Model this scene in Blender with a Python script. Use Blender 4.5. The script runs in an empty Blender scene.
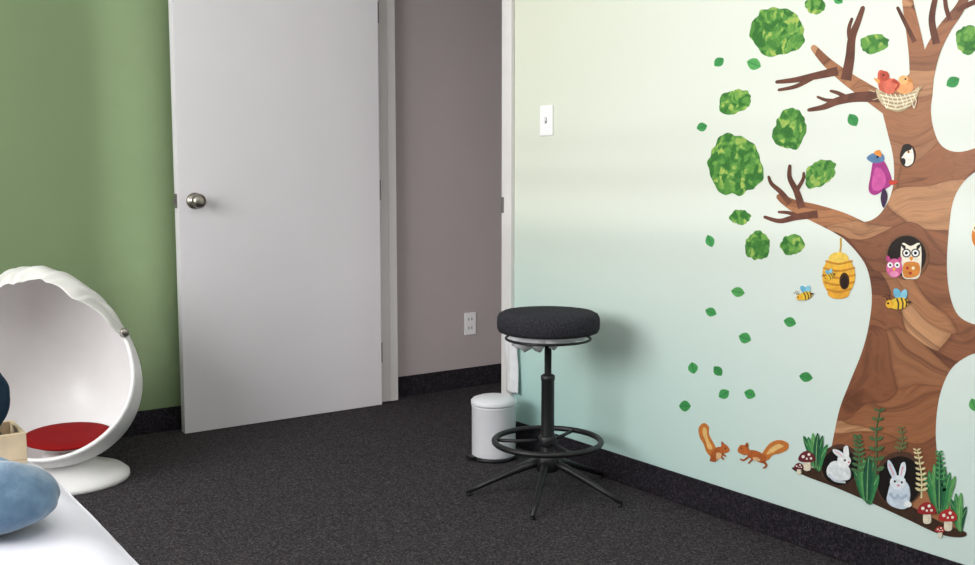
import bpy, math, random
from mathutils import Vector, noise
from mathutils.geometry import tessellate_polygon
random.seed(4)
scene=bpy.context.scene
COL=scene.collection
scene.view_settings.view_transform='Standard'
# ------------------------------------------------------------ calibration
F=1000.0; PITCH=math.radians(5.82); YAW=math.radians(35.7); H=1.02
ca,sa=math.cos(YAW),math.sin(YAW)
XM=2.30      # mural wall plane
YG=4.03      # green wall plane
XL=-1.0; YF=-1.2; ZC=2.6
def ray(px,py):
    r=(px-487.5)/F; c=-(py-282.5)/F
    up=c*math.cos(PITCH)-math.sin(PITCH); f=math.cos(PITCH)+c*math.sin(PITCH)
    return Vector((r*ca+f*sa, -r*sa+f*ca, up))
def wallX(px,py,X=XM):
    d=ray(px,py); t=X/d.x; return Vector((X,d.y*t,H+d.z*t))
def wallY(px,py,Y):
    d=ray(px,py); t=Y/d.y; return Vector((d.x*t,Y,H+d.z*t))
# ------------------------------------------------------------ materials
def s2l(c):
    return tuple((x/12.92 if x<=0.04045 else ((x+0.055)/1.055)**2.4) for x in c)
def rgb(r,g,b): return s2l((r/255,g/255,b/255))+(1,)
def hexc(h):
    h=h.lstrip('#'); return rgb(int(h[0:2],16),int(h[2:4],16),int(h[4:6],16))
def base(name,rough=0.6,metal=0.0):
    m=bpy.data.materials.new(name); m.use_nodes=True
    nt=m.node_tree; b=nt.nodes['Principled BSDF']
    b.inputs['Roughness'].default_value=rough; b.inputs['Metallic'].default_value=metal
    return m,nt,b
def L(nt,a,b): nt.links.new(a,b)
def N(nt,t,**k):
    n=nt.nodes.new(t)
    for a,v in k.items():
        if a in n.inputs: n.inputs[a].default_value=v
        else: setattr(n,a,v)
    return n
def ramp(nt,stops,interp='LINEAR'):
    r=nt.nodes.new('ShaderNodeValToRGB'); cr=r.color_ramp; cr.interpolation=interp
    while len(cr.elements)<len(stops): cr.elements.new(0.5)
    for e,(p,c) in zip(cr.elements,stops): e.position=p; e.color=c
    return r
def simple(name,col,rough=0.6,metal=0.0,var=0.06,scale=30,bump=0.0,bscale=200,spec=0.5,col2=None):
    m,nt,b=base(name,rough,metal)
    tc=N(nt,'ShaderNodeTexCoord')
    n=N(nt,'ShaderNodeTexNoise',Scale=scale,Detail=3.0); L(nt,tc.outputs['Object'],n.inputs['Vector'])
    c1=tuple(x*(1-var) for x in col[:3])+(1,); c2=col2 or tuple(min(1,x*(1+var)) for x in col[:3])+(1,)
    r=ramp(nt,[(0.3,c1),(0.7,c2)]); L(nt,n.outputs['Fac'],r.inputs['Fac']); L(nt,r.outputs['Color'],b.inputs['Base Color'])
    b.inputs['Specular IOR Level'].default_value=spec
    if bump>0:
        n2=N(nt,'ShaderNodeTexNoise',Scale=bscale,Detail=2.0); L(nt,tc.outputs['Object'],n2.inputs['Vector'])
        bp=N(nt,'ShaderNodeBump',Strength=bump,Distance=0.004); L(nt,n2.outputs['Fac'],bp.inputs['Height']); L(nt,bp.outputs['Normal'],b.inputs['Normal'])
    return m
_sc={}
def SC(h):
    if h not in _sc: _sc[h]=simple('print_'+h.lstrip('#'),hexc(h),rough=0.55,var=0.14,scale=70,spec=0.25)
    return _sc[h]
M_green=simple('sage_wall_paint',rgb(121,140,103),rough=0.6,var=0.03,scale=3,bump=0.05,bscale=300,spec=0.3)
M_hall=simple('hall_wall_paint',rgb(184,174,174),rough=0.7,var=0.02,scale=3,bump=0.05,bscale=300)
M_white=simple('white_wall_paint',rgb(215,216,212),rough=0.7,var=0.02,scale=3)
M_ceil=simple('ceiling_paint',rgb(228,228,226),rough=0.8,var=0.02,scale=3)
M_door=simple('door_paint',rgb(228,225,230),rough=0.45,var=0.015,scale=4,bump=0.04,bscale=120)
M_trim=simple('trim_paint',rgb(222,219,218),rough=0.45,var=0.02,scale=10)
M_switch=simple('white_switch_plastic',rgb(245,244,246),rough=0.35,var=0.01)
M_slot=simple('dark_slot',rgb(110,108,110),rough=0.5)
M_nickel=simple('satin_nickel',rgb(165,158,150),rough=0.28,metal=1.0,var=0.04)
M_hinge=simple('hinge_metal',rgb(120,116,114),rough=0.45,metal=0.5,var=0.04)
M_shell=simple('white_shell_plastic',rgb(240,239,239),rough=0.35,var=0.01)
M_hood=simple('white_nylon_hood',rgb(228,227,224),rough=0.85,var=0.04,scale=14,bump=0.12,bscale=60)
M_red=simple('red_cushion_fabric',rgb(136,20,22),rough=0.85,var=0.07,scale=20,bump=0.08,bscale=300,spec=0.12)
M_black=simple('black_powder_coat',rgb(22,22,25),rough=0.45,var=0.1,scale=100)
M_seat=simple('charcoal_felt',rgb(50,50,56),rough=0.95,var=0.5,scale=220,bump=0.5,bscale=500,spec=0.15)
M_tag=simple('white_lining',rgb(232,232,236),rough=0.8,var=0.05,bump=0.4,bscale=60)
M_bin=simple('white_enamel',rgb(236,236,242),rough=0.3,var=0.01)
M_binplastic=simple('black_bin_plastic',rgb(22,22,24),rough=0.5)
M_sheet=simple('white_sheet',rgb(226,226,236),rough=0.85,var=0.02,scale=12,bump=0.25,bscale=30)
M_bluep=simple('blue_plush',rgb(76,106,134),rough=0.95,var=0.12,scale=22,bump=0.25,bscale=260,spec=0.12,col2=rgb(118,146,170))
M_bluep.node_tree.nodes['Principled BSDF'].inputs['Sheen Weight'].default_value=0.4
M_navy=simple('dark_teal_plush',rgb(34,54,72),rough=0.95,var=0.2,scale=40,bump=0.2,bscale=260,spec=0.15)
M_wood=simple('pale_wood',rgb(205,185,155),rough=0.5,var=0.12,scale=18)
M_woodd=simple('dark_wood_leg',rgb(70,50,38),rough=0.5,var=0.2,scale=18)
# carpet (fine woven loops)
def carpet(name,cols,bump,sc=240.0):
    m,nt,b=base(name,0.95)
    tc=N(nt,'ShaderNodeNewGeometry')
    mp=N(nt,'ShaderNodeMapping'); mp.inputs['Rotation'].default_value=(0,0,0.6); L(nt,tc.outputs['Position'],mp.inputs['Vector'])
    v=N(nt,'ShaderNodeTexVoronoi',Scale=sc); v.inputs['Randomness'].default_value=0.3; L(nt,mp.outputs[0],v.inputs['Vector'])
    sp=N(nt,'ShaderNodeSeparateColor'); L(nt,v.outputs['Color'],sp.inputs[0])
    n=N(nt,'ShaderNodeTexNoise',Scale=30.0,Detail=2.0,Roughness=0.5); L(nt,mp.outputs[0],n.inputs['Vector'])
    a_=N(nt,'ShaderNodeMath',operation='MULTIPLY'); L(nt,n.outputs['Fac'],a_.inputs[0]); a_.inputs[1].default_value=0.2
    mx=N(nt,'ShaderNodeMath',operation='MULTIPLY_ADD'); L(nt,sp.outputs[0],mx.inputs[0]); mx.inputs[1].default_value=0.8; L(nt,a_.outputs[0],mx.inputs[2])
    r=ramp(nt,[(0.1,cols[0]),(0.5,cols[1]),(0.8,cols[2]),(0.98,cols[3])]); L(nt,mx.outputs[0],r.inputs['Fac']); L(nt,r.outputs['Color'],b.inputs['Base Color'])
    bp=N(nt,'ShaderNodeBump',Strength=bump,Distance=0.004); L(nt,v.outputs['Distance'],bp.inputs['Height']); L(nt,bp.outputs['Normal'],b.inputs['Normal'])
    b.inputs['Specular IOR Level'].default_value=0.1
    return m
M_carpet=carpet('charcoal_loop_carpet',[rgb(42,39,42),rgb(60,57,60),rgb(78,74,77),rgb(104,100,102)],0.6)
M_base=carpet('carpet_base_trim',[rgb(30,28,32),rgb(40,37,42),rgb(52,48,55),rgb(70,66,74)],0.5,200)
# mural wall covering
M_mural,nt,b=base('mint_mural_wall',0.5)
b.inputs['Specular IOR Level'].default_value=0.35
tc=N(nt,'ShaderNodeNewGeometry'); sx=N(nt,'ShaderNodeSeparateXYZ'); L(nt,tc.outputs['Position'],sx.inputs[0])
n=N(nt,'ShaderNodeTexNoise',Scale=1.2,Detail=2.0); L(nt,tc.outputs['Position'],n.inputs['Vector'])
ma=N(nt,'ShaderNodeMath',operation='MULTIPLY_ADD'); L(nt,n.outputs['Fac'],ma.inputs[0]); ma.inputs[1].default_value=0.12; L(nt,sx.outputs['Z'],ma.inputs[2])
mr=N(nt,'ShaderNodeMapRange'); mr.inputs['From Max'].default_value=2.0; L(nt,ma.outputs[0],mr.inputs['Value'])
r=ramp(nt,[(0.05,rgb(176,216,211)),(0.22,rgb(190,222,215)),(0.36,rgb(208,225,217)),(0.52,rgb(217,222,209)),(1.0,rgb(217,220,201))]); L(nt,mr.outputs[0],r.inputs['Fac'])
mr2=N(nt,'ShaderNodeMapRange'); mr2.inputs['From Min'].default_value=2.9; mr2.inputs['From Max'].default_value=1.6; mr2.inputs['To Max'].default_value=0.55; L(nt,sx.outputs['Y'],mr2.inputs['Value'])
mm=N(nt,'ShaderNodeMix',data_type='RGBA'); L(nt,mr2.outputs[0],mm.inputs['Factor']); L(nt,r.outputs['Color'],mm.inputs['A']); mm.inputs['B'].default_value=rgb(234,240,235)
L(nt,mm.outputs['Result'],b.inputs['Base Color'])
# printed wood: patchwork of planks, curved seams, flowing grain
M_trunk,nt,b=base('printed_wood_planks',0.42); b.inputs['Specular IOR Level'].default_value=0.35
tc=N(nt,'ShaderNodeNewGeometry')
nd=N(nt,'ShaderNodeTexNoise',Scale=2.6,Detail=1.5); L(nt,tc.outputs['Position'],nd.inputs['Vector'])
vd=N(nt,'ShaderNodeVectorMath',operation='MULTIPLY_ADD'); L(nt,nd.outputs['Color'],vd.inputs[0]); vd.inputs[1].default_value=(0,0.45,0.45); L(nt,tc.outputs['Position'],vd.inputs[2])
mp=N(nt,'ShaderNodeMapping'); mp.inputs['Scale'].default_value=(0.1,3.0,8.0); mp.inputs['Rotation'].default_value=(0.4,0,0); L(nt,vd.outputs[0],mp.inputs['Vector'])
v=N(nt,'ShaderNodeTexVoronoi',Scale=1.3); L(nt,mp.outputs[0],v.inputs['Vector'])
sp=N(nt,'ShaderNodeSeparateColor'); L(nt,v.outputs['Color'],sp.inputs[0])
r=ramp(nt,[(0.1,rgb(116,70,48)),(0.3,rgb(152,98,66)),(0.5,rgb(178,124,86)),(0.7,rgb(132,82,56)),(0.92,rgb(196,146,106))]); L(nt,sp.outputs[0],r.inputs['Fac'])
mg=N(nt,'ShaderNodeMapping'); mg.inputs['Scale'].default_value=(1,3.0,26.0); mg.inputs['Rotation'].default_value=(0.2,0,0); L(nt,vd.outputs[0],mg.inputs['Vector'])
va=N(nt,'ShaderNodeVectorMath',operation='MULTIPLY_ADD'); L(nt,v.outputs['Color'],va.inputs[0]); va.inputs[1].default_value=(0,6,6); L(nt,mg.outputs[0],va.inputs[2])
wv=N(nt,'ShaderNodeTexNoise',Scale=1.5,Detail=5.0,Roughness=0.58,Distortion=1.0); L(nt,va.outputs[0],wv.inputs['Vector'])
r2=ramp(nt,[(0.30,(0.52,0.47,0.45,1)),(0.42,(0.86,0.84,0.83,1)),(0.50,(1.1,1.08,1.05,1)),(0.56,(0.86,0.84,0.82,1)),(0.62,(1.16,1.12,1.08,1)),(0.74,(0.74,0.7,0.68,1))]); L(nt,wv.outputs['Fac'],r2.inputs['Fac'])
mm=N(nt,'ShaderNodeMix',data_type='RGBA',blend_type='MULTIPLY'); mm.inputs['Factor'].default_value=0.85
L(nt,r.outputs['Color'],mm.inputs['A']); L(nt,r2.outputs['Color'],mm.inputs['B'])
ve=N(nt,'ShaderNodeTexVoronoi',Scale=1.3,feature='DISTANCE_TO_EDGE'); L(nt,mp.outputs[0],ve.inputs['Vector'])
r3=ramp(nt,[(0.0,(0.6,0.56,0.54,1)),(0.03,(1,1,1,1))]); L(nt,ve.outputs['Distance'],r3.inputs['Fac'])
m3=N(nt,'ShaderNodeMix',data_type='RGBA',blend_type='MULTIPLY'); m3.inputs['Factor'].default_value=0.7
L(nt,mm.outputs['Result'],m3.inputs['A']); L(nt,r3.outputs['Color'],m3.inputs['B'])
L(nt,m3.outputs['Result'],b.inputs['Base Color'])
M_branch=simple('printed_branch',rgb(104,64,50),rough=0.5,var=0.35,scale=22,spec=0.25)
# foliage: brushy greens
M_leafc,nt,b=base('printed_foliage',0.5); b.inputs['Specular IOR Level'].default_value=0.25
tc=N(nt,'ShaderNodeNewGeometry')
nd=N(nt,'ShaderNodeTexNoise',Scale=26.0,Detail=2.0); L(nt,tc.outputs['Position'],nd.inputs['Vector'])
vd=N(nt,'ShaderNodeVectorMath',operation='MULTIPLY_ADD'); L(nt,nd.outputs['Color'],vd.inputs[0]); vd.inputs[1].default_value=(0,0.05,0.05); L(nt,tc.outputs['Position'],vd.inputs[2])
v=N(nt,'ShaderNodeTexVoronoi',Scale=62.0,feature='SMOOTH_F1'); v.inputs['Smoothness'].default_value=0.7; L(nt,vd.outputs[0],v.inputs['Vector'])
sp=N(nt,'ShaderNodeSeparateColor'); L(nt,v.outputs['Color'],sp.inputs[0])
r=ramp(nt,[(0.22,rgb(54,114,50)),(0.42,rgb(76,136,62)),(0.6,rgb(98,154,72)),(0.76,rgb(120,168,82)),(0.9,rgb(168,190,98))]); L(nt,sp.outputs[0],r.inputs['Fac'])
n=N(nt,'ShaderNodeTexNoise',Scale=130.0,Detail=3.0,Distortion=1.5); L(nt,tc.outputs['Position'],n.inputs['Vector'])
r2=ramp(nt,[(0.36,(0.74,0.82,0.70,1)),(0.62,(1.14,1.10,1.0,1))]); L(nt,n.outputs['Fac'],r2.inputs['Fac'])
mm=N(nt,'ShaderNodeMix',data_type='RGBA',blend_type='MULTIPLY'); mm.inputs['Factor'].default_value=1.0
L(nt,r.outputs['Color'],mm.inputs['A']); L(nt,r2.outputs['Color'],mm.inputs['B']); L(nt,mm.outputs['Result'],b.inputs['Base Color'])

# ------------------------------------------------------------ object helpers
WL={}
def reg(o,loc,parent):
    p=WL[parent.name] if parent else Vector((0,0,0))
    if parent: o.parent=parent
    o.location=Vector(loc)-p; WL[o.name]=Vector(loc)
    COL.objects.link(o)
def tagit(o,label=None,category=None,kind=None,group=None):
    if label: o['label']=label
    if category: o['category']=category
    if kind: o['kind']=kind
    if group: o['group']=group
    return o
def empty(name,loc,label,category):
    o=bpy.data.objects.new(name,None); o.empty_display_size=0.1; reg(o,loc,None); return tagit(o,label,category)
def mk(name,verts,faces,mats,idx=None,parent=None,smooth=True,label=None,category=None,kind=None,group=None,origin=None):
    verts=[Vector(v) for v in verts]
    if origin is None:
        mn=Vector([min(v[i] for v in verts) for i in range(3)]); mxx=Vector([max(v[i] for v in verts) for i in range(3)])
        origin=(mn+mxx)/2; origin.z=mn.z
    origin=Vector(origin)
    me=bpy.data.meshes.new(name); me.from_pydata([v-origin for v in verts],[],faces)
    if not isinstance(mats,(list,tuple)): mats=[mats]
    for m in mats: me.materials.append(m)
    for i,p in enumerate(me.polygons):
        p.use_smooth=smooth
        if idx: p.material_index=idx[i]
    me.update()
    o=bpy.data.objects.new(name,me); reg(o,origin,parent); return tagit(o,label,category,kind,group)
def boxv(x0,x1,y0,y1,z0,z1):
    v=[(x0,y0,z0),(x1,y0,z0),(x1,y1,z0),(x0,y1,z0),(x0,y0,z1),(x1,y0,z1),(x1,y1,z1),(x0,y1,z1)]
    f=[(0,3,2,1),(4,5,6,7),(0,1,5,4),(1,2,6,5),(2,3,7,6),(3,0,4,7)]
    return v,f
def join(parts):
    V=[];Fc=[]
    for v,f in parts:
        o=len(V); V+=list(v); Fc+=[tuple(i+o for i in q) for q in f]
    return V,Fc
def boxes(name,bl,mats,bevel=0.0,**k):
    V,Fc=join([boxv(*b_) for b_ in bl]); o=mk(name,V,Fc,mats,smooth=False,**k)
    if bevel>0:
        m=o.modifiers.new('bevel','BEVEL'); m.width=bevel; m.segments=3; m.limit_method='ANGLE'
    return o
def lathe(c,prof,seg=48,cap=True,ax=None):
    c=Vector(c); az=Vector(ax).normalized() if ax else Vector((0,0,1))
    a1=az.orthogonal().normalized() if ax else Vector((1,0,0)); a2=az.cross(a1)
    V=[];Fc=[]
    for (r_,h) in prof:
        for i in range(seg):
            t=2*math.pi*i/seg; V.append(c+a1*(r_*math.cos(t))+a2*(r_*math.sin(t))+az*h)
    for j in range(len(prof)-1):
        for i in range(seg):
            i2=(i+1)%seg; Fc.append((j*seg+i,j*seg+i2,(j+1)*seg+i2,(j+1)*seg+i))
    if cap:
        Fc.append(tuple(reversed(range(seg)))); Fc.append(tuple((len(prof)-1)*seg+i for i in range(seg)))
    return V,Fc
def tube(pts,rad,seg=14,closed=False):
    pts=[Vector(p) for p in pts]; n_=len(pts)
    if not isinstance(rad,(list,tuple)): rad=[rad]*n_
    V=[];Fc=[]; prev=None
    for i,p in enumerate(pts):
        if closed: d=(pts[(i+1)%n_]-pts[i-1]).normalized()
        else: d=(pts[min(i+1,n_-1)]-pts[max(i-1,0)]).normalized()
        if prev is None: u=d.orthogonal().normalized()
        else: u=(prev-d*prev.dot(d)).normalized()
        prev=u; w_=d.cross(u)
        for k in range(seg):
            t=2*math.pi*k/seg; V.append(p+u*(rad[i]*math.cos(t))+w_*(rad[i]*math.sin(t)))
    m_=n_ if closed else n_-1
    for j in range(m_):
        j2=(j+1)%n_
        for k in range(seg):
            k2=(k+1)%seg; Fc.append((j*seg+k,j*seg+k2,j2*seg+k2,j2*seg+k))
    if not closed: Fc.append(tuple(reversed(range(seg)))); Fc.append(tuple((n_-1)*seg+k for k in range(seg)))
    return V,Fc
def torus(c,R,r_,n_=64,seg=12):
    V=[];Fc=[]
    for i in range(n_):
        t=2*math.pi*i/n_
        for k in range(seg):
            s=2*math.pi*k/seg
            V.append((c[0]+(R+r_*math.cos(s))*math.cos(t),c[1]+(R+r_*math.cos(s))*math.sin(t),c[2]+r_*math.sin(s)))
    for i in range(n_):
        i2=(i+1)%n_
        for k in range(seg):
            k2=(k+1)%seg; Fc.append((i*seg+k,i2*seg+k,i2*seg+k2,i*seg+k2))
    return V,Fc

# ------------------------------------------------------------ room shell
XH=3.9; DY0=3.075; DY1=3.985; DZ=2.05; T=0.12; TS=0.042
boxes('floor',[(XL-T,XH+T,YF-T,YG+T,-0.1,0)],M_carpet,kind='structure')
boxes('ceiling',[(XL-T,XH+T,YF-T,YG+T,ZC,ZC+0.1)],M_ceil,kind='structure')
boxes('wall_back',[(XL,XM+0.001,YG,YG+T,0,ZC)],M_green,kind='structure')
boxes('wall_hall_back',[(XM+0.001,XH,YG,YG+T,0,ZC)],M_hall,kind='structure')
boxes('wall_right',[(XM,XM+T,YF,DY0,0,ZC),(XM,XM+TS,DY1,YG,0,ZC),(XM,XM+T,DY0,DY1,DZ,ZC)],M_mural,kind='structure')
boxes('wall_hall_right',[(XH,XH+T,1.6,YG,0,ZC)],M_hall,kind='structure')
boxes('wall_hall_front',[(XM+T,XH,1.6-T,1.6,0,ZC)],M_hall,kind='structure')
WY0,WY1,WZ0,WZ1=1.2,3.3,0.85,2.15
boxes('wall_left',[(XL-T,XL,YF,WY0,0,ZC),(XL-T,XL,WY1,YG,0,ZC),(XL-T,XL,WY0,WY1,0,WZ0),(XL-T,XL,WY0,WY1,WZ1,ZC)],M_white,kind='structure')
boxes('wall_front',[(XL,XM,YF-T,YF,0,ZC)],M_white,kind='structure')
fw=0.05
boxes('window_1',[(XL-0.09,XL-0.03,WY0,WY0+fw,WZ0,WZ1),(XL-0.09,XL-0.03,WY1-fw,WY1,WZ0,WZ1),(XL-0.09,XL-0.03,WY0+fw,WY1-fw,WZ0,WZ0+fw),(XL-0.09,XL-0.03,WY0+fw,WY1-fw,WZ1-fw,WZ1),
   (XL-0.08,XL-0.04,WY0+fw,WY1-fw,1.045,1.095),(XL-0.08,XL-0.04,WY0+fw,WY1-fw,1.175,1.205)],M_trim,kind='structure')  # two inner rails added, out of view, to cast soft bands on the mural wall
BH=0.097; BT=0.008
boxes('baseboard_back',[(XL,XM-0.055,YG-BT,YG,0,BH)],M_base,bevel=0.003,kind='structure')
boxes('baseboard_right',[(XM-BT,XM,YF,DY0-0.06,0,BH)],M_base,bevel=0.003,kind='structure')
boxes('baseboard_hall',[(XM+TS,XH,YG-BT,YG,0,BH)],M_base,bevel=0.003,kind='structure')
boxes('baseboard_left',[(XL,XL+BT,YF,YG-BT,0,BH)],M_base,bevel=0.003,kind='structure')
t1=boxes('trim_1',[(XM-0.018,XM,DY0-0.05,DY0+0.01,0,DZ+0.05)],M_trim,bevel=0.003,kind='structure')
boxes('trim_2',[(XM-0.050,XM,DY1-0.010,DY1+0.044,0,DZ+0.05)],M_trim,bevel=0.003,kind='structure')
boxes('trim_3',[(XM-0.018,XM,DY0+0.01,DY1-0.01,DZ-0.01,DZ+0.05)],M_trim,bevel=0.003,kind='structure')
boxes('trim_4',[(XM,XM+T,DY0,DY0+0.012,0,DZ-0.01),(XM+0.05,XM+0.08,DY0+0.012,DY0+0.022,0,DZ-0.01)],M_trim,kind='structure')
boxes('trim_5',[(XM,XM+TS,DY1-0.010,DY1,0,DZ-0.01)],M_trim,kind='structure')
# door leaf
dx0,dx1=1.317,2.228; dyf=3.925
door=boxes('door_1',[(dx0,dx1,dyf,dyf+0.042,0.002,2.035)],M_door,bevel=0.002,kind='structure',label='plain pale grey flush door standing open against the sage wall')
k=wallY(197,201,dyf-0.03); kx,kz=k.x,k.z
V,Fc=lathe((kx,dyf,kz),[(0.033,0.0),(0.033,0.006),(0.026,0.012),(0.012,0.014),(0.012,0.03),(0.020,0.036),(0.028,0.046),(0.029,0.056),(0.024,0.066),(0.012,0.070),(0.002,0.071)],32,ax=(0,-1,0))
mk('door_knob',V,Fc,M_nickel,parent=door,label='round satin nickel door knob')
boxes('latch',[(dx0-0.002,dx0+0.001,dyf+0.008,dyf+0.034,kz-0.028,kz+0.028),(dx0-0.012,dx0-0.001,dyf+0.014,dyf+0.028,kz-0.009,kz+0.009)],M_hinge,parent=door,label='metal latch plate in the door edge')
for hy in (12,190,352):
    z=wallX(382,hy,2.24).z
    V,Fc=join([lathe((dx1+0.0045,dyf+0.008,z-0.045),[(0.004,0),(0.004,0.09)],12),boxv(dx1-0.001,dx1+0.002,dyf+0.010,dyf+0.040,z-0.044,z+0.044)])
    mk('hinge',V,Fc,M_hinge,parent=door,smooth=False)
sp_=wallX(503,205,XM-0.018)
boxes('strike_plate',[(XM-0.0195,XM-0.018,DY0-0.006,DY0+0.009,sp_.z-0.03,sp_.z+0.03)],M_hinge,parent=t1,label='small metal strike plate on the white door casing')
# switch
a=wallX(541,106);b2=wallX(553.5,135.5)
sw=boxes('light_switch',[(XM-0.006,XM,b2.y,a.y,b2.z,a.z)],M_switch,bevel=0.003,label='white toggle light switch plate on the mint wall',category='light switch')
cy=(a.y+b2.y)/2; cz=(a.z+b2.z)/2
boxes('toggle',[(XM-0.016,XM-0.006,cy-0.004,cy+0.004,cz-0.002,cz+0.014)],M_switch,bevel=0.002,parent=sw)
boxes('toggle_slot',[(XM-0.0066,XM-0.0058,cy-0.005,cy+0.005,cz-0.010,cz+0.010)],M_slot,parent=sw)
# outlet on hall wall
a=wallY(464,313,YG);b2=wallY(475.5,334,YG)
ol=boxes('wall_outlet',[(a.x,b2.x,YG-0.006,YG,b2.z,a.z)],M_switch,bevel=0.003,label='white duplex power outlet low on the hall wall',category='power outlet')
ox=(a.x+b2.x)/2; oz=(a.z+b2.z)/2
for dz in (-0.022,0.022):
    boxes('socket',[(ox-0.012,ox-0.008,YG-0.007,YG-0.0055,oz+dz-0.006,oz+dz+0.008),(ox+0.006,ox+0.010,YG-0.007,YG-0.0055,oz+dz-0.006,oz+dz+0.008)],M_slot,parent=ol)
# pale cloth strip hanging against the wall above the bin
a=wallX(506,336,XM-0.02); b2=wallX(517.5,394,XM-0.02)
V=[];Fc=[];n1,n2=8,26
for j in range(n2+1):
    for i in range(n1+1):
        u=i/n1; t=j/n2; y=a.y+(b2.y-a.y)*u+0.004*math.sin(t*5); z=a.z+(b2.z-a.z)*t
        V.append((XM-0.024+0.005*math.sin(u*7+t*2)-0.002*math.sin(t*9),y,z))
for j in range(n2):
    for i in range(n1):
        q=j*(n1+1)+i; Fc.append((q,q+n1+1,q+n1+2,q+1))
o=mk('cloth_strip',V,Fc,M_tag,label='pale cloth strip hanging down the door casing above the bin',category='cloth')
m=o.modifiers.new('thick','SOLIDIFY'); m.thickness=0.003

# ------------------------------------------------------------ stool
SX,SY=2.020,2.476
st=empty('swivel_stool',(SX,SY,0),'black swivel stool with round charcoal fabric seat and foot ring','stool')
zs=0.534
prof=[(0.02,0),(0.150,0.0),(0.160,0.004),(0.1645,0.013),(0.166,0.030),(0.165,0.048),(0.159,0.060),(0.145,0.067),(0.10,0.070),(0.005,0.071)]
V,Fc=lathe((SX,SY,zs),prof,64); mk('seat',V,Fc,M_seat,parent=st,label='round charcoal felt seat cushion')
V=[];Fc=[];sg=96
for j,(r_,h) in enumerate([(0.01,-0.016),(0.05,-0.026),(0.09,-0.032),(0.115,-0.024),(0.124,-0.008),(0.124,0.001)]):
    for i in range(sg):
        t=2*math.pi*i/sg; g=0.5+0.5*math.cos(t-3.1)
        wz=(0.022*noise.noise(Vector((math.cos(t)*5,math.sin(t)*5,j*0.8)))+0.006*math.sin(t*11+j)) if j<5 else 0
        V.append((SX+r_*math.cos(t)*(1+0.05*math.sin(5*t)),SY+r_*math.sin(t)*(1+0.05*math.sin(5*t)),zs+min(0.001,h*(0.35+1.0*g)+wz*g)))
for j in range(5):
    for i in range(sg):
        i2=(i+1)%sg; Fc.append((j*sg+i,j*sg+i2,(j+1)*sg+i2,(j+1)*sg+i))
Fc.append(tuple(reversed(range(sg))))
mk('seat_lining',V,Fc,M_tag,parent=st,label='white bunched lining under the seat')
V,Fc=join([torus((SX,SY,zs-0.020),0.136,0.0042),tube([(SX-0.134,SY,zs-0.022),(SX+0.134,SY,zs-0.022)],0.004,8)])
mk('height_lever_ring',V,Fc,M_black,parent=st)
V,Fc=lathe((SX,SY,0.09),[(0.026,0),(0.026,0.03),(0.022,0.04),(0.021,0.285),(0.023,0.29),(0.023,0.302),(0.018,0.306),(0.0115,0.308),(0.0115,0.420)],32)
mk('gas_column',V,Fc,M_black,parent=st)
zr=0.176
parts=[torus((SX,SY,zr),0.173,0.0095),lathe((SX,SY,zr-0.014),[(0.028,0),(0.030,0.006),(0.030,0.028),(0.026,0.034)],32)]
for i in range(3):
    t=math.radians(20+120*i); c_,s_=math.cos(t),math.sin(t)
    parts.append(tube([(SX+0.025*c_,SY+0.025*s_,zr),(SX+0.10*c_,SY+0.10*s_,zr-0.003),(SX+0.168*c_,SY+0.168*s_,zr)],0.006,8))
V,Fc=join(parts); mk('foot_ring',V,Fc,M_black,parent=st)
V,Fc=lathe((SX,SY,0.078),[(0.034,0),(0.038,0.008),(0.038,0.045),(0.028,0.058)],32); mk('base_hub',V,Fc,M_black,parent=st)
for i in range(5):
    ps=math.radians(257+72*i)-YAW; c_,s_=math.cos(ps),math.sin(ps)
    P=[(SX+r_*c_,SY+r_*s_,z_) for r_,z_ in ((0.02,0.108),(0.08,0.090),(0.14,0.066),(0.20,0.040),(0.266,0.011))]
    V,Fc=tube(P,[0.0145,0.013,0.011,0.0088,0.0068],12)
    V2=lathe((SX+0.258*c_,SY+0.258*s_,0.0),[(0.008,0),(0.008,0.005),(0.006,0.008),(0.006,0.014)],16)
    V,Fc=join([(V,Fc),V2]); mk('leg',V,Fc,M_black,parent=st)

# ------------------------------------------------------------ pedal bin
BX,BY=2.130,2.925; R=0.081
pb=empty('pedal_bin',(BX,BY,0),'small white pedal bin with domed lid beside the stool','waste bin')
V,Fc=lathe((BX,BY,0.0),[(R+0.001,0),(R+0.003,0.004),(R+0.003,0.010),(R-0.002,0.014)],48); mk('base_ring',V,Fc,M_binplastic,parent=pb)
V,Fc=lathe((BX,BY,0.014),[(R-0.001,0),(R,0.004),(R,0.182),(R+0.002,0.186)],48); mk('bin_body',V,Fc,M_bin,parent=pb)
V,Fc=lathe((BX,BY,0.203),[(R+0.002,0),(R+0.003,0.004),(R+0.003,0.014),(R-0.004,0.021),(R*0.7,0.028),(R*0.3,0.031),(0.004,0.032)],48); mk('lid',V,Fc,M_bin,parent=pb)
pd=Vector((-sa*0.45-ca*0.85,-ca*0.45+sa*0.85,0)).normalized(); sd=Vector((-pd.y,pd.x,0))
q=Vector((BX,BY,0.0))+pd*(R-0.005)
P=[q+sd*0.016+Vector((0,0,0.004)),q-sd*0.016+Vector((0,0,0.004)),q-sd*0.02+pd*0.03+Vector((0,0,0.008)),q+sd*0.02+pd*0.03+Vector((0,0,0.008))]
V=[p for p in P]+[p+Vector((0,0,0.012)) for p in P]
mk('pedal',V,[(0,3,2,1),(4,5,6,7),(0,1,5,4),(1,2,6,5),(2,3,7,6),(3,0,4,7)],M_binplastic,smooth=False,parent=pb)

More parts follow.
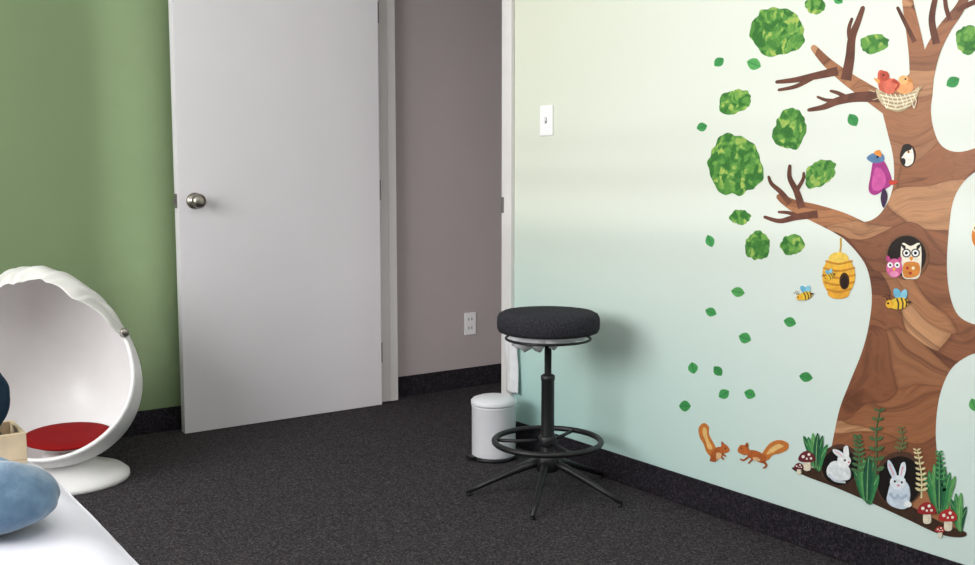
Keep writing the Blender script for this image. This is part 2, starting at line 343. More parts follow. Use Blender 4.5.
# ------------------------------------------------------------ egg chair
EX,EY=0.745,3.575; EC=Vector((EX,EY,0.393)); PX,PY=0.785,3.545
RT=Vector((ca,-sa,0)); UP=Vector((0,0,1))
ch=empty('egg_chair',(PX,PY,0),'white egg-shaped children\'s swivel chair with fabric hood and red cushion','chair')
tocam=Vector((-EX,-EY,0)).normalized(); side=Vector((-tocam.y,tocam.x,0))
if side.dot(RT)<0: side=-side
az=math.radians(9)
e1=(tocam*math.cos(az)-side*math.sin(az)).normalized()
e2=(side*math.cos(az)+tocam*math.sin(az)).normalized()
e3=UP.copy()
ln=math.radians(15); bk=math.radians(12)
e3,e2=(e3*math.cos(ln)-e2*math.sin(ln)).normalized(),(e2*math.cos(ln)+UP*math.sin(ln)).normalized()
e1,e3=(e1*math.cos(bk)+e3*math.sin(bk)),(e3*math.cos(bk)-e1*math.sin(bk))
rd,rs,ru=0.28,0.270,0.335
def egg(alpha,phi,k=1.0):
    x=math.cos(alpha); y=math.sin(alpha)*math.cos(phi); z=math.sin(alpha)*math.sin(phi)
    sc=1-0.17*z
    return EC+e1*(x*rd*k*sc)+e2*(y*rs*k*sc)+e3*(z*ru*k)
def A0f(phi):
    return math.radians(78-13*max(0,-math.sin(phi)))
A0=math.radians(78); na,npn=34,96
V=[];Fc=[]
for j in range(na+1):
    for i in range(npn):
        ph=2*math.pi*i/npn; a0=A0f(ph); V.append(egg(a0+(math.pi-0.02-a0)*j/na,ph))
for j in range(na):
    for i in range(npn):
        i2=(i+1)%npn; Fc.append((j*npn+i,j*npn+i2,(j+1)*npn+i2,(j+1)*npn+i))
Fc.append(tuple(na*npn+i for i in range(npn)))
o=mk('shell',V,Fc,M_shell,parent=ch,label='glossy white moulded egg shell')
m=o.modifiers.new('thick','SOLIDIFY'); m.thickness=0.012; m.offset=0
# hood: soft gathered cloth band draped over the rim
V=[];Fc=[];nh,ns=420,34
for i in range(nh+1):
    ph=math.radians(3+175*i/nh); u=i/nh
    wdt=min(1,math.sin(math.pi*u)*2.4)**0.6
    edge=4.0*noise.noise(Vector((ph*3.2,0.3,0)))+1.6*math.sin(ph*9+1)
    for j in range(ns+1):
        s=j/ns
        al=A0+math.radians(-(19+edge)*wdt*(1-s)-2+(15*wdt+3)*s)
        skew=ph+s*0.45
        f=noise.noise(Vector((ph*2.5,s*1.5,5)))
        pl=math.sin(skew*22+5*f)*0.006+math.sin(skew*37+7*f+1.3)*0.0035
        lon=0.010*math.sin(s*9+ph*4+3*f)
        amp=(0.5+0.5*math.sin(math.pi*min(1,s+0.15)))*wdt
        kk=1.030+(pl*1.5+lon+0.030*f)*amp+0.028*math.sin(math.pi*s)*wdt
        if j==ns: kk=1.012
        V.append(egg(al,ph,kk))
for i in range(nh):
    for j in range(ns):
        a_=i*(ns+1)+j; Fc.append((a_,a_+1,a_+ns+2,a_+ns+1))
o=mk('hood',V,Fc,M_hood,parent=ch,label='gathered white fabric hood draped over the rim')
m=o.modifiers.new('thick','SOLIDIFY'); m.thickness=0.002
pv=egg(A0-0.02,math.radians(6),1.04)
V,Fc=lathe(pv,[(0.016,0),(0.016,0.012),(0.011,0.016)],20,ax=tuple(tocam)); mk('hood_pivot',V,Fc,M_nickel,parent=ch,label='grey metal hood pivot')
cc=EC+Vector((0,0,-0.258))+tocam*0.02+side*0.048
pr=[(0.005,0.0),(0.08,0.0),(0.120,0.006),(0.146,0.018),(0.144,0.024),(0.125,0.028),(0.085,0.028),(0.03,0.026),(0.004,0.025)]
V,Fc=lathe(cc,pr,48,ax=(UP*3+tocam*0.2).normalized()); mk('cushion',V,Fc,M_red,parent=ch,label='round dark red seat cushion')
V,Fc=lathe((PX,PY,0),[(0.192,0),(0.197,0.006),(0.196,0.018),(0.18,0.032),(0.14,0.046),(0.10,0.060),(0.08,0.075),(0.08,0.10)],56); mk('pedestal',V,Fc,M_shell,parent=ch,label='white round pedestal base')

# ------------------------------------------------------------ couch with sheet
cb=empty('treatment_couch',(-0.1,1.3,0),'low couch covered with a smooth white sheet','couch')
ZB=0.50; x0,x1,y0,y1=-0.50,0.410,0.85,2.16
nx,ny=70,90; RC=0.14
V=[];Fc=[]
def corner(x,y):
    cx=min(max(x,x0+RC),x1-RC); cyy=min(max(y,y0+RC),y1-RC)
    dx,dy=x-cx,y-cyy
    if dx and dy:
        m_=max(abs(dx),abs(dy)); l=math.hypot(dx,dy); s=m_/l; return cx+dx*s,cyy+dy*s
    return x,y
for i in range(nx+1):
    for j in range(ny+1):
        x=x0+(x1-x0)*i/nx; y=y0+(y1-y0)*j/ny
        ed=min(x-x0,x1-x,y-y0,y1-y); z=ZB-0.038*max(0,1-ed/0.09)**2+0.004*noise.noise(Vector((x*6,y*5,0)))+0.0025*noise.noise(Vector((x*22+y*9,y*12,2)))
        X_,Y_=corner(x,y); V.append((X_,Y_,z))
for i in range(nx):
    for j in range(ny):
        a_=i*(ny+1)+j; Fc.append((a_,a_+ny+1,a_+ny+2,a_+1))
per=[(i,0) for i in range(nx)]+[(nx,j) for j in range(ny)]+[(i,ny) for i in range(nx,0,-1)]+[(0,j) for j in range(ny,0,-1)]
pid=[i*(ny+1)+j for i,j in per]; lvl=pid; cen=Vector(((x0+x1)/2,(y0+y1)/2,0))
for dz in (0.10,0.22,0.28):
    new=[]
    for q_,(i,j) in enumerate(per):
        v0=Vector(V[pid[q_]]); off=1.004+0.006*math.sin(q_*0.7)*dz/0.3
        V.append((cen.x+(v0.x-cen.x)*off,cen.y+(v0.y-cen.y)*off,v0.z-dz)); new.append(len(V)-1)
    for q_ in range(len(per)):
        q2=(q_+1)%len(per); Fc.append((lvl[q_],lvl[q2],new[q2],new[q_]))
    lvl=new
Fc.append(tuple(lvl))
mk('mattress_sheet',V,Fc,M_sheet,parent=cb,label='white sheet over the mattress')
boxes('couch_frame',[(x0+0.08,x1-0.08,y0+0.08,y1-0.08,0.13,0.205)],M_woodd,parent=cb)
for X_ in (x0+0.12,x1-0.12):
    for Y_ in (y0+0.12,y1-0.12):
        V,Fc=lathe((X_,Y_,0),[(0.02,0),(0.028,0.135)],16); mk('leg',V,Fc,M_woodd,parent=cb)
def blob(name,c,ax,radii,mat,amp,fr,label,category,sq=2.4,zmin=None,seed=0,crease=0,a2nd=0.1):
    V=[];Fc=[];nu,nv=120,70
    a1=Vector((math.cos(ax),math.sin(ax),0)); a2=Vector((-math.sin(ax),math.cos(ax),0))
    for j in range(nv+1):
        th=math.pi*j/nv
        for i in range(nu):
            ph=2*math.pi*i/nu
            d=Vector((math.sin(th)*math.cos(ph),math.sin(th)*math.sin(ph),math.cos(th)))
            q=(abs(d.x)**sq+abs(d.y)**sq+abs(d.z)**2)**(-1/sq)
            kk=q*(1+amp*noise.noise(d*fr+Vector((seed,0,0)))+amp*a2nd*noise.noise(d*fr*3.0+Vector((seed,3,0))))
            if crease:
                kk*=1-crease*math.exp(-((d.x-0.34-0.25*d.y)/0.13)**2)-crease*0.5*math.exp(-((d.x+0.15+0.35*d.y)/0.12)**2)
            p=Vector(c)+a1*(d.x*radii[0]*kk)+a2*(d.y*radii[1]*kk)+Vector((0,0,d.z*radii[2]*kk))
            if zmin is not None and p.z<zmin: p.z=zmin
            V.append(p)
    for j in range(nv):
        for i in range(nu):
            i2=(i+1)%nu; Fc.append((j*nu+i,(j+1)*nu+i,(j+1)*nu+i2,j*nu+i2))
    return mk(name,V,Fc,mat,label=label,category=category)
blob('cushion',(0.180,1.668,ZB+0.054),math.radians(-46),(0.202,0.096,0.062),M_bluep,0.07,1.5,'soft mottled blue plush cushion lying on the white sheet','cushion',sq=2.1,zmin=ZB+0.003,crease=0.13,a2nd=0.2)
cr=empty('wooden_box',(0.25,2.02,ZB+0.003),'small open pale wooden box standing on the couch','box')
z0=ZB+0.004; X0,X1,Y0,Y1=0.14,0.362,1.955,2.075
boxes('box_bottom',[(X0,X1,Y0,Y1,z0,z0+0.006)],M_wood,parent=cr)
for (A_,B_,C_,D_) in ((X0,X1,Y0,Y0+0.008),(X0,X1,Y1-0.008,Y1),(X0,X0+0.008,Y0+0.008,Y1-0.008),(X1-0.008,X1,Y0+0.008,Y1-0.008)):
    boxes('box_side',[(A_,B_,C_,D_,z0+0.006,z0+0.056)],M_wood,parent=cr,bevel=0.0015)
boxes('book',[(X0+0.02,X1-0.03,Y0+0.018,Y1-0.018,z0+0.0065,z0+0.046)],[M_black],bevel=0.003,label='dark covered book lying in the wooden box',category='book')
blob('plush_toy',(0.290,2.015,z0+0.115),0,(0.058,0.05,0.072),M_navy,0.06,2,'dark teal plush ball resting on the wooden box','soft toy',sq=2,zmin=z0+0.046)

# ------------------------------------------------------------ wall stickers
def E(cx,cy,rx,ry=None,rot=0,n=26):
    ry=rx if ry is None else ry; c_,s_=math.cos(math.radians(rot)),math.sin(math.radians(rot)); o=[]
    for i in range(n):
        t=2*math.pi*i/n; x=rx*math.cos(t);y=ry*math.sin(t); o.append((cx+x*c_-y*s_,cy+x*s_+y*c_))
    return o
def cr_(p0,p1,p2,p3,t):
    return tuple(0.5*((2*p1[k])+(-p0[k]+p2[k])*t+(2*p0[k]-5*p1[k]+4*p2[k]-p3[k])*t*t+(-p0[k]+3*p1[k]-3*p2[k]+p3[k])*t**3) for k in (0,1))
def S(p,n=5):
    o=[];m_=len(p)
    for i in range(m_):
        for k_ in range(n): o.append(cr_(p[i-1],p[i],p[(i+1)%m_],p[(i+2)%m_],k_/n))
    return o
def SO(p,n=6):
    o=[];m_=len(p)
    for i in range(m_-1):
        for k_ in range(n): o.append(cr_(p[max(i-1,0)],p[i],p[i+1],p[min(i+2,m_-1)],k_/n))
    o.append(p[-1]); return o
def K(p,w0,w1,n=6):
    c_=SO(p,n); Lf=[];Rt=[];m_=len(c_)
    for i in range(m_):
        a_=c_[max(i-1,0)];b_=c_[min(i+1,m_-1)]; dx,dy=b_[0]-a_[0],b_[1]-a_[1]; l=math.hypot(dx,dy) or 1
        w=(w0+(w1-w0)*i/(m_-1))/2; Lf.append((c_[i][0]-dy/l*w,c_[i][1]+dx/l*w)); Rt.append((c_[i][0]+dy/l*w,c_[i][1]-dx/l*w))
    a_=c_[-2];b_=c_[-1]; l=math.hypot(b_[0]-a_[0],b_[1]-a_[1]) or 1; ux,uy=(b_[0]-a_[0])/l,(b_[1]-a_[1])/l
    tips=[(b_[0]+ux*w1*0.35+uy*-w1*0.35,b_[1]+uy*w1*0.35+ux*w1*0.35),(b_[0]+ux*w1*0.5,b_[1]+uy*w1*0.5),(b_[0]+ux*w1*0.35+uy*w1*0.35,b_[1]+uy*w1*0.35-ux*w1*0.35)]
    return Lf+tips+Rt[::-1]
def leafp(cx,cy,l,w,rot,n=8):
    c_,s_=math.cos(math.radians(rot)),math.sin(math.radians(rot)); o=[]
    for i in range(n+1):
        t=i/n; o.append((-l/2+l*t, w/2*math.sin(math.pi*t)**0.8))
    for i in range(1,n):
        t=1-i/n; o.append((-l/2+l*t,-w/2*math.sin(math.pi*t)**0.8))
    return [(cx+x*c_-y*s_,cy+x*s_+y*c_) for x,y in o]
def sticker(name,label,category,shapes,off=0.0006,step=0.0001,group=None,parent=None,skirt=True):
    V=[];Fc=[];idx=[];mats=[]
    for li,(pts,m_) in enumerate(shapes):
        if isinstance(m_,str): m_=SC(m_)
        if m_ not in mats: mats.append(m_)
        mi=mats.index(m_); o_=len(V)
        W=[wallX(x,y) for x,y in pts]
        for w in W: V.append(Vector((XM-off-step*li,w.y,w.z)))
        for t in tessellate_polygon([[Vector((w.y*100,w.z*100,0)) for w in W]]):
            a_,b_,c_=t
            n_=(W[b_]-W[a_]).cross(W[c_]-W[a_])
            Fc.append((o_+a_,o_+b_,o_+c_) if n_.x<0 else (o_+a_,o_+c_,o_+b_)); idx.append(mi)
        if li==0 and skirt:
            b0=len(V)
            for w in W: V.append(Vector((XM+0.0002,w.y,w.z)))
            n_=len(W)
            for i in range(n_):
                i2=(i+1)%n_; Fc.append((o_+i,o_+i2,b0+i2,b0+i)); idx.append(mi)
    return mk(name,V,Fc,mats,idx=idx,smooth=False,label=label,category=category,group=group,parent=parent)
tr=sticker('tree_sticker','large printed tree mural with patchwork wood trunk on mint wall','wall sticker',[(S([
 (882,106),(888,92),(900,84),(912,72),(932,68),(933,90),(931,110),(934,130),(942,146),(958,152),(980,146),(1010,128),(1016,142),(990,164),(975,172),(962,184),(953,202),(949,230),(947,262),(949,290),(956,312),(968,322),(985,325),(1010,318),(1015,335),(985,350),(968,356),(952,368),(942,388),(937,412),(936,440),(940,470),(948,500),(958,530),(940,528),(910,508),(880,490),(850,478),(825,468),(830,455),(834,435),(840,408),(850,382),(862,352),(869,325),(872,295),(867,268),(855,250),(840,234),(834,218),(850,218),(864,222),(878,216),(889,200),(894,180),(893,155),(887,130)],4),M_trunk)],off=0.0006,skirt=False)
br=[([(900,114),(872,95),(848,79),(828,63),(814,48)],20,6.5),
([(846,80),(850,58),(852,38),(858,22),(863,8)],11,4.5),([(851,45),(849,30),(852,19)],5,3),
([(838,71),(815,76),(795,80),(777,82)],9,3.5),([(815,76),(797,86),(779,90)],5.5,2.8),
([(886,97),(858,97),(838,101),(824,107),(809,110)],12,3.5),([(848,98),(838,93),(831,91)],5,2.6),([(836,101),(826,100),(818,97)],4.5,2.5),
([(870,240),(842,224),(815,213),(795,206),(780,197)],28,7),
([(802,208),(797,192),(790,178),(790,166)],8,3.4),([(790,203),(781,192),(772,184),(769,177)],6,3),([(797,190),(803,180),(804,173)],4.5,2.6),
([(818,214),(797,217),(780,221),(765,217)],8,3),([(800,217),(790,213),(779,212)],5,2.5),
([(920,94),(918,60),(914,34),(909,8),(905,-18)],20,9),([(915,42),(905,22),(898,8)],5,3.2),
([(922,92),(931,56),(944,30),(960,8),(970,-14)],19,7),([(937,44),(932,20),(936,-4)],8,5),([(950,20),(946,6),(945,-8)],5,3.5),([(957,10),(975,2),(990,-2)],6,3.5)]
for i,(p,w0,w1) in enumerate(br):
    sticker('branch',None,None,[(K(p,w0,w1),M_branch if i not in (0,8,14,16) else M_trunk)],off=0.00065+0.00004*i,parent=tr,skirt=False)
random.seed(31)
def cluster(cx,cy,rx,ry,rot=0):
    o=[];n=72; c_,s_=math.cos(math.radians(rot)),math.sin(math.radians(rot)); sd_=random.uniform(0,50)
    for i in range(n):
        t=2*math.pi*i/n; ux,uy=math.cos(t),math.sin(t)
        best=0.97+0.20*noise.noise(Vector((ux*1.3+sd_,uy*1.3,0)))+0.11*noise.noise(Vector((ux*3.2+sd_,uy*3.2,4)))
        x,y=ux*best*rx,uy*best*ry; o.append((cx+x*c_-y*s_,cy+x*s_+y*c_))
    return o
for (cx,cy,rx,ry,rt) in [(778,32,30,24,15),(734,166,28,32,-12),(790,129,17,21,15),(735,102,17,12.5,-20),(820,173,18,13,-35),(757,246,13,15,10),(792,245,12,10.5,-20),(874,44,15,10.5,-10),(740,217,10,8,10),(969,39,13,15,0),(815,6,10,9,0),(965,-12,16,10,0),(840,-8,16,8,0)]:
    sticker('foliage_sticker','printed clump of green foliage around the mural tree','wall sticker',[(cluster(cx,cy,rx,ry,rt),M_leafc)],group='foliage clumps around the tree')
for (cx,cy,l,w,rot) in [(719,62,12,9,-40),(754,64,15,12,20),(702,127,11,9,-15),(710,241,13,9,70),(738,292,14,10,10),(790,322,13,10,15),(745,338,13,11,20),(693,368,12,10,80),(718,371,12,9,50),(685,406,12,11,0),(724,394,12,10,-30),(750,394,12,10,20),(806,377,14,10,10),(853,120,14,11,60),(953,82,15,11,-30),(974,405,14,10,70),(711,312,12,9,20),(838,0,11,8,30)]:
    c_,s_=math.cos(math.radians(rot)),math.sin(math.radians(rot))
    g=random.choice(['#48a058','#3f9450','#58a65a'])
    sticker('leaf_sticker','single green printed leaf falling beside the mural tree','wall sticker',[(leafp(cx,cy,l,w,rot),g),(K([(cx-l*0.42*c_,cy-l*0.42*s_),(cx,cy+0.3),(cx+l*0.4*c_,cy+l*0.4*s_)],1.0,0.5),'#2f8048')],group='single falling leaves')
O2=0.0017
sh=[(S([(878,74),(882,70),(888,76),(889,92),(880,90)]),'#c9604a'),(E(890,86,7,8),'#d9705a'),(S([(880,80),(874,78),(879,84)],2),'#e0a050'),(E(905,87,9,7),'#e8a06a'),(E(885,76,4.8,5),'#bc5040'),(E(904,80,5,4.6),'#f0b878'),(S([(909,79),(914,80),(909,82)],2),'#d98a3e'),(E(884,75,1.0),'#222222'),(E(906,79,1.0),'#222222'),(K([(893,80),(899,84),(896,90)],4,2),'#b84a3a'),
 (S([(877,89),(888,94),(900,95),(912,92),(920,87),(917,98),(909,108),(898,112),(887,108),(879,99)]),'#cdbb9a')]
for i in range(9):
    y=93+i*1.9; sh.append((K([(880+i*0.8,y),(898,y+3),(917-i*0.9,y-1)],1.0,0.8),'#f2e6c8' if i%2 else '#a89068'))
for i in range(8):
    x=882+i*4.6; sh.append((K([(x,94),(x+3,101),(x+(1 if i%2 else 5),108)],0.9,0.7),'#f5ecd6'))
for p in ([(876,92),(870,90)],[(920,90),(924,86)],[(880,98),(874,100)]): sh.append((K(p,1,0.6),'#cdbb9a'))
sticker('nest_sticker','printed straw nest holding red and orange chicks','wall sticker',sh,off=O2)
sticker('woodpecker_sticker','printed black and white woodpecker peering from a trunk hole','wall sticker',[(E(908,156,8,11.5,8),'#4a3026'),(S([(904,146),(911,146),(914,154),(913,163),(906,166),(902,157)]),'#f3f0e6'),(S([(903,146),(910,144),(912,149),(906,152),(902,157)]),'#2c2625'),(E(909,152,1.3),'#d8953c'),(E(909,152,0.7),'#111111'),(S([(903,158),(906,160),(905,165),(901,162)],3),'#2c2625')],off=O2)
sticker('bird_sticker','printed magenta bird with long tail clinging to the trunk','wall sticker',[
 (S([(874,160),(881,158),(888,168),(892,183),(884,190),(875,195),(869,190),(871,175)]),'#a83a86'),(S([(876,168),(884,172),(886,184),(878,191),(872,186)]),'#cc5aa0'),
 (S([(867,158),(874,153),(883,154),(884,161),(874,163)]),'#5b7fa6'),(S([(874,153),(880,150),(882,157)],3),'#e08a3a'),(S([(884,188),(888,196),(884,208),(881,198)],4),'#3f2a4a'),(E(878,157,1.2),'#111111'),(S([(890,180),(899,182),(891,185)],3),'#c9463a')],off=O2)
sh=[(E(907,257,22.5,23),'#7a543c'),(E(907,256,19.5,20.5),'#241a17')]
sh+=[(S([(903,243),(911,246),(920,243),(922,256),(920,276),(911,279),(903,276),(901,256)],4),'#f2ead8'),(S([(901,244),(906,246),(905,250)],2),'#2c2422'),(S([(922,244),(917,246),(918,250)],2),'#2c2422'),
 (E(907,253,4.4),'#3a2c28'),(E(916,253,4.4),'#3a2c28'),(E(907,253,3.2),'#ffffff'),(E(916,253,3.2),'#ffffff'),(E(907,253,1.6),'#1c1c1c'),(E(916,253,1.6),'#1c1c1c'),(S([(910,257),(914,257),(912,261)],2),'#e88f2f'),
 (S([(905,263),(919,263),(919,275),(905,277)],4),'#d98a3e'),(E(908,268,1.6),'#b8392c'),(E(914,268,1.6),'#f2e3bf'),(E(911,273,1.6),'#b8392c'),
 (E(895,268,8,9.5),'#d96a9c'),(E(891,265,2.8),'#ffffff'),(E(898,265,2.8),'#ffffff'),(E(891,265,1.2),'#222222'),(E(898,265,1.2),'#222222'),(S([(893.5,268),(896.5,268),(895,271)],2),'#f0b23a'),(S([(887,261),(888,255),(892,260)],2),'#c04a86'),(S([(898,260),(902,256),(902,262)],2),'#c04a86'),(E(895,274,4.5,3),'#ea93bd')]
sticker('owl_sticker','printed owls looking out of a dark tree hollow','wall sticker',sh,off=O2)
sh=[(K([(841,238),(841,246),(840,254)],1.6,1.6),'#c9a24a'),(E(839,276,16.5,21),'#f0b940'),(E(839,259,10,7),'#f4cc5a'),(E(839,293,11,6),'#e8a936')]
for i,y in enumerate((262,269,276,283,290)):
    ww=(13,15.5,16,15,12)[i]; sh.append((K([(839-ww,y-1),(839,y+2),(839+ww,y-1)],2.2,2.2),'#cf8a2c'))
sh+=[(E(845,281,5,8.5),'#4a2a14'),(E(845,282,3.4,6.5),'#23130c')]
sticker('beehive_sticker','printed yellow striped beehive hanging from a branch','wall sticker',sh,off=O2)
def bee(cx,cy,s,lab,tilt=-18):
    def R_(x,y):
        c_,s_=math.cos(math.radians(tilt)),math.sin(math.radians(tilt)); return (cx+s*(x*c_-y*s_),cy+s*(x*s_+y*c_))
    def EE(x,y,a_,b_,r_): X,Y=R_(x,y); return E(X,Y,a_*s,b_*s,r_+tilt)
    sh=[(EE(1,-5,2.4,4.4,-20),'#6db7d6'),(EE(5,-4,2.2,4.0,25),'#8ccbe2'),(EE(1,1,6.5,3.9,0),'#f2c83e')]
    for d in (0,3,5.6): sh.append((K([R_(d,-2.6 if d<5 else -1.5),R_(d+0.7,1),R_(d,4.6 if d<5 else 3.4)],1.1*s,1.1*s),'#5a402c'))
    sh+=[(EE(-5,0.6,2.8,2.8,0),'#e8b136'),(EE(-6,0,0.7,0.7,0),'#111111'),(K([R_(-6,-2),R_(-7,-4.5),R_(-9,-5)],0.6*s,0.5*s),'#4a3424'),(K([R_(-4.5,-2.2),R_(-5,-5),R_(-6.5,-6)],0.6*s,0.5*s),'#4a3424'),(S([R_(7,0.2),R_(9.6,1.2),R_(7,2)],2),'#4a3424')]
    sticker('bee_sticker',lab,'wall sticker',sh,off=O2+0.0018)
bee(805,295,1.05,'printed yellow bee flying below the beehive'); bee(830,276,0.75,'small printed yellow bee on the beehive',-30); bee(898,302,1.5,'large printed yellow bee with blue wings on the trunk',-8)
sticker('bird_sticker','printed orange bird at the trunk edge','wall sticker',[(E(979,236,7,12),'#d9843a'),(E(977,228,4,4.5),'#f2e3bf'),(E(976,228,1.4),'#222222')],off=O2)
sticker('squirrel_sticker','printed orange squirrel sitting with its tail raised','wall sticker',[
 (S([(712,457),(707,452),(704,444),(700,437),(699,428),(704,423),(709,427),(709,434),(713,442),(717,450),(718,457)]),'#c87838'),(S([(709,449),(706,441),(703,433),(704,427),(707,430),(708,438),(713,448)],3),'#e6bc78'),
 (S([(711,455),(716,448),(721,447),(724,451),(723,456),(717,460),(712,459)]),'#b4602e'),(S([(720,449),(723,444),(727,445),(730,450),(726,453),(721,452)]),'#c06832'),
 (K([(714,457),(711,460),(716,461)],2.4,1.6),'#a05424'),(K([(722,453),(726,456)],2,1.4),'#a05424'),(K([(721,456),(724,459)],2,1.4),'#a05424'),(S([(717,453),(722,453),(721,458),(717,459)],3),'#dcb080'),(E(726,448,0.7),'#111111'),(S([(722,445),(722,441),(725,444)],2),'#a05424')],off=O2)
sticker('squirrel_sticker','printed orange squirrel running with its tail stretched','wall sticker',[
 (S([(762,456),(766,448),(772,442),(780,440),(788,443),(788,449),(781,453),(773,455),(768,460)]),'#c87838'),(S([(767,454),(772,447),(779,444),(784,446),(779,449),(772,453)],3),'#e6bc78'),
 (S([(747,451),(754,450),(762,453),(767,458),(764,463),(757,461),(749,457)]),'#b4602e'),(S([(738,450),(741,445),(747,446),(750,451),(746,455),(740,453)]),'#c06832'),
 (K([(750,456),(744,460),(741,459)],2.2,1.4),'#a05424'),(K([(754,458),(749,463)],2,1.4),'#a05424'),(K([(763,461),(767,465),(764,468)],2.6,1.5),'#a05424'),(E(757,459,4,1.8,15),'#dcb080'),(E(742,448,0.7),'#111111'),(S([(745,446),(748,442),(749,447)],2),'#a05424')],off=O2)
sticker('soil_sticker','printed dark brown soil at the tree foot','wall sticker',[
 (S([(792,468),(806,467),(826,470),(850,478),(880,490),(915,508),(945,524),(966,532),(962,537),(940,534),(905,518),(870,502),(835,487),(806,476)]),'#3f2b20')],off=0.0017,skirt=False)
sticker('burrow_sticker','printed dark burrow opening behind the standing rabbit','wall sticker',[(E(900,479,25,28,10,40),'#50362a'),(E(900,481,22,25,10,40),'#130d0b')],off=0.0019)
sticker('burrow_sticker','printed dark burrow opening behind the leaning rabbit','wall sticker',[(E(840,465,20,21,15,40),'#50362a'),(E(840,467,17.5,18.5,15,40),'#130d0b')],off=0.0019)
O3=0.0024
def tuft(cx,by,h,w,n,lab,bw=6.5,cols=('#2a6a42','#3a824e','#5a9a58','#22583e')):
    sh=[]
    order=sorted(range(n),key=lambda i:-abs(-1+2*i/(n-1)))
    for i in order:
        u=-1+2*i/(n-1); hh=h*(1-0.35*abs(u))*random.uniform(0.85,1.1); tx,ty=cx+u*w,by-hh+u*3; bx,byy=cx+u*w*0.3,by+u*3
        mx_,my=(tx+bx)/2-(u*2),(ty+byy)/2; dx,dy=tx-bx,ty-byy; l=math.hypot(dx,dy); nx_,ny_=-dy/l,dx/l
        P=[(bx+nx_*bw*0.2,byy+ny_*bw*0.2),(mx_+nx_*bw*0.5,my+ny_*bw*0.5),(tx+(mx_-tx)*0.35+nx_*bw*0.33,ty+(my-ty)*0.35+ny_*bw*0.33),(tx,ty),(tx+(mx_-tx)*0.35-nx_*bw*0.33,ty+(my-ty)*0.35-ny_*bw*0.33),(mx_-nx_*bw*0.5,my-ny_*bw*0.5),(bx-nx_*bw*0.2,byy-ny_*bw*0.2)]
        sh.append((S(P,3),cols[i%len(cols)])); sh.append((K([(bx,byy),(mx_,my),(tx,ty+3)],0.9,0.4,3),'#88b878'))
    sticker('grass_sticker',lab,'wall sticker',sh,off=O3,group='grass tufts at the tree foot')
tuft(816,467,42,12,6,'printed dark green grass blades at the tree foot')
tuft(867,500,50,12,6,'printed broad green leaves in front of the trunk',9)
tuft(940,511,56,16,7,'printed tall green grass at the trunk side',8)
tuft(959,528,42,8,4,'printed small green grass tuft near the toadstools',6.5)
def fern(p,col,n,ln_,lab):
    c_=SO(p,5); sh=[(K(p,1.6,0.8),col)]
    for i in range(2,len(c_),max(1,len(c_)//n)):
        x,y=c_[i]; l=ln_*(1-0.5*i/len(c_))
        sh.append((leafp(x-l*0.45,y-l*0.2,l,l*0.42,25),col)); sh.append((leafp(x+l*0.45,y-l*0.2,l,l*0.42,-25),col))
    sticker('fern_sticker',lab,'wall sticker',sh,off=O3+0.0008)
fern([(876,478),(877,455),(877,430),(881,408)],'#4a6b44',8,11,'printed dark green fern against the trunk')
fern([(858,480),(860,455),(858,436)],'#4c7048',6,9,'printed green fern against the trunk')
fern([(900,452),(903,442),(902,428)],'#6a7048',5,8,'printed olive fern against the trunk')
fern([(922,498),(922,475),(918,450)],'#dccfa0',8,8,'printed cream coloured fern beside the rabbit')
fern([(940,500),(942,474),(940,452)],'#4c9458',7,8,'printed green fern beside the trunk')
O4=0.0046
sticker('rabbit_sticker','printed white rabbit leaning out of its burrow','wall sticker',[
 (S([(828,468),(834,461),(845,463),(851,470),(850,479),(838,480),(829,476)]),'#dfe5e8'),(S([(839,457),(847,454),(852,460),(848,467),(840,466)]),'#eceff0'),
 (S([(842,458),(835,453),(834,449),(840,450),(846,455)],4),'#dfe5e8'),(S([(845,455),(845,447),(849,446),(850,456)],4),'#eceff0'),(K([(836,451),(840,453),(843,456)],1,1),'#e3a9b4'),(E(846,460,1.1),'#222222'),(E(850,462,1.1),'#d88a98'),(K([(830,474),(836,480),(846,482)],3,2),'#c5ced6')],off=O4)
sticker('rabbit_sticker','printed white rabbit standing upright in front of its burrow','wall sticker',[
 (S([(889,492),(892,483),(899,480),(908,483),(911,495),(907,508),(895,507),(888,501)]),'#ccd9e6'),(E(899,482,8,7),'#dfe7ee'),
 (S([(894,478),(889,468),(889,460),(893,463),(898,475)],4),'#ccd9e6'),(S([(900,475),(902,464),(906,462),(907,470),(904,478)],4),'#dfe7ee'),(K([(890,464),(893,470),(895,475)],1.6,1),'#e3a9b4'),(K([(904,466),(903,471),(902,475)],1.6,1),'#e3a9b4'),
 (E(896,481,1.1),'#222222'),(E(903,482,1.1),'#222222'),(E(899.5,485,1.5,1.0),'#d88a98'),(K([(891,493),(896,498),(899,495)],3,2.4),'#aebfd2'),(K([(908,494),(903,498),(899,495)],3,2.4),'#aebfd2'),(E(909,504,4,3),'#eef2f5')],off=O4)
def toad(cx,cy,s,lab,cap):
    sh=[(S([(cx-2.4*s,cy-1*s),(cx+2.4*s,cy-1*s),(cx+3.2*s,cy+9*s),(cx-3*s,cy+9*s)],4),'#e4dac4'),(S([(cx-8*s,cy),(cx-6*s,cy-6*s),(cx,cy-9*s),(cx+6*s,cy-6*s),(cx+8*s,cy),(cx,cy+2*s)],5),cap),
     (E(cx-3.5*s,cy-3.5*s,1.5*s),'#f0e8dc'),(E(cx+2*s,cy-5.5*s,1.4*s),'#f0e8dc'),(E(cx+4*s,cy-1.8*s,1.2*s),'#f0e8dc'),(E(cx,cy-1.5*s,1.0*s),'#f0e8dc')]
    sticker('mushroom_sticker',lab,'wall sticker',sh,off=O4+0.0003)
toad(808,460,1.05,'printed dark red spotted toadstool','#6a2430'); toad(800,468,0.6,'small printed dark red toadstool','#6a2430')
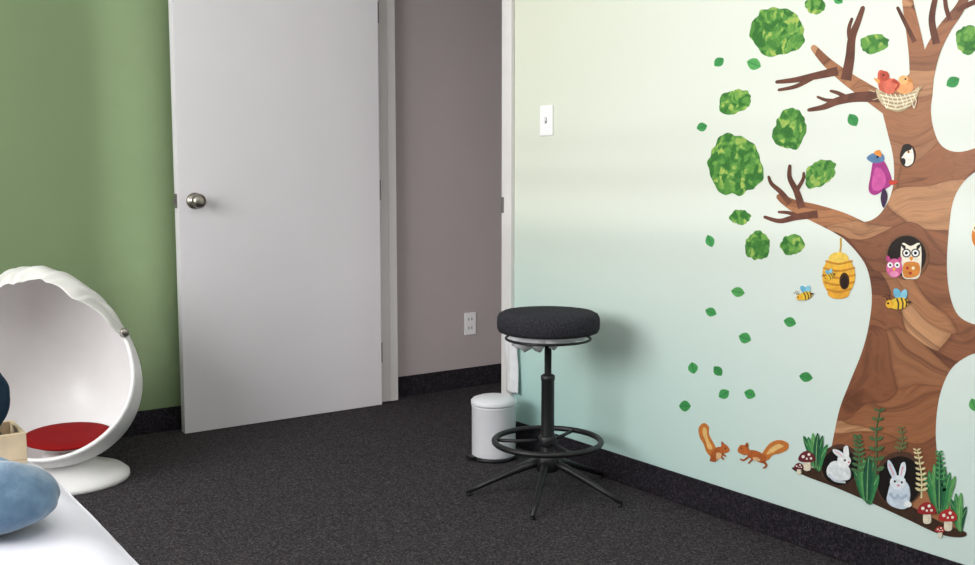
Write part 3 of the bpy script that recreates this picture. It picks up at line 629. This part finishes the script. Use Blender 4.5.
toad(928,512,1.15,'printed red spotted toadstool','#9a2a2c'); toad(949,519,1.15,'printed bright red spotted toadstool','#b03030'); toad(941,531,0.6,'small printed red toadstool','#a83030')

# ------------------------------------------------------------ lights
def area(name,loc,rot,sx_,sy_,power,col,spread=None):
    l=bpy.data.lights.new(name,'AREA'); l.shape='RECTANGLE'; l.size=sx_; l.size_y=sy_; l.energy=power; l.color=col
    if spread: l.spread=math.radians(spread)
    o=bpy.data.objects.new(name,l); o.location=loc; o.rotation_euler=rot; COL.objects.link(o); return o
area('window_daylight',(XL-0.16,(WY0+WY1)/2,(WZ0+WZ1)/2),(0,math.radians(-90),0),1.3,2.0,86,(1.0,0.985,0.97))
area('overhead_fill',(0.6,0.2,ZC-0.03),(0,0,0),1.6,1.6,30,(1.0,0.975,0.965))  # added overhead fill light, evens out shade across the room
area('hall_fill',(3.4,1.75,0.35),(math.radians(88),0,math.radians(8)),0.7,0.5,8,(1.0,0.96,0.95))  # unseen fill light added low down to brighten the hall wall
s_=bpy.data.lights.new('low_sun','SUN'); s_.energy=0.5; s_.angle=math.radians(1.9); s_.color=(1.0,0.98,0.95)
so=bpy.data.objects.new('low_sun',s_); so.rotation_euler=Vector((1,-0.055,-0.012)).to_track_quat('-Z','Y').to_euler(); so.location=(XL-1.5,2.3,1.6); COL.objects.link(so)
sl=Vector((0.35,-1.0,1.3)); tg=Vector((1.18,4.03,1.3)); dd=(tg-sl)
lo=area('green_wall_glow_fill',sl,(0,0,0),0.06,2.2,0.6,(1.0,0.98,0.97),spread=4)  # added narrow beam for the upright glow on the green wall beside the door
lo.rotation_euler=(math.radians(90),0,math.atan2(-dd.x,dd.y))
w=bpy.data.worlds.new('World'); scene.world=w; w.use_nodes=True
w.node_tree.nodes['Background'].inputs[0].default_value=(0.85,0.92,1,1); w.node_tree.nodes['Background'].inputs[1].default_value=1.0
# ------------------------------------------------------------ camera
cd=bpy.data.cameras.new('camera'); cd.sensor_fit='HORIZONTAL'; cd.sensor_width=36; cd.lens=36*F/975; cd.clip_start=0.02
co=bpy.data.objects.new('camera',cd); co.location=(0,0,H); co.rotation_euler=(math.radians(90)-PITCH,0,-YAW); COL.objects.link(co)
scene.camera=co
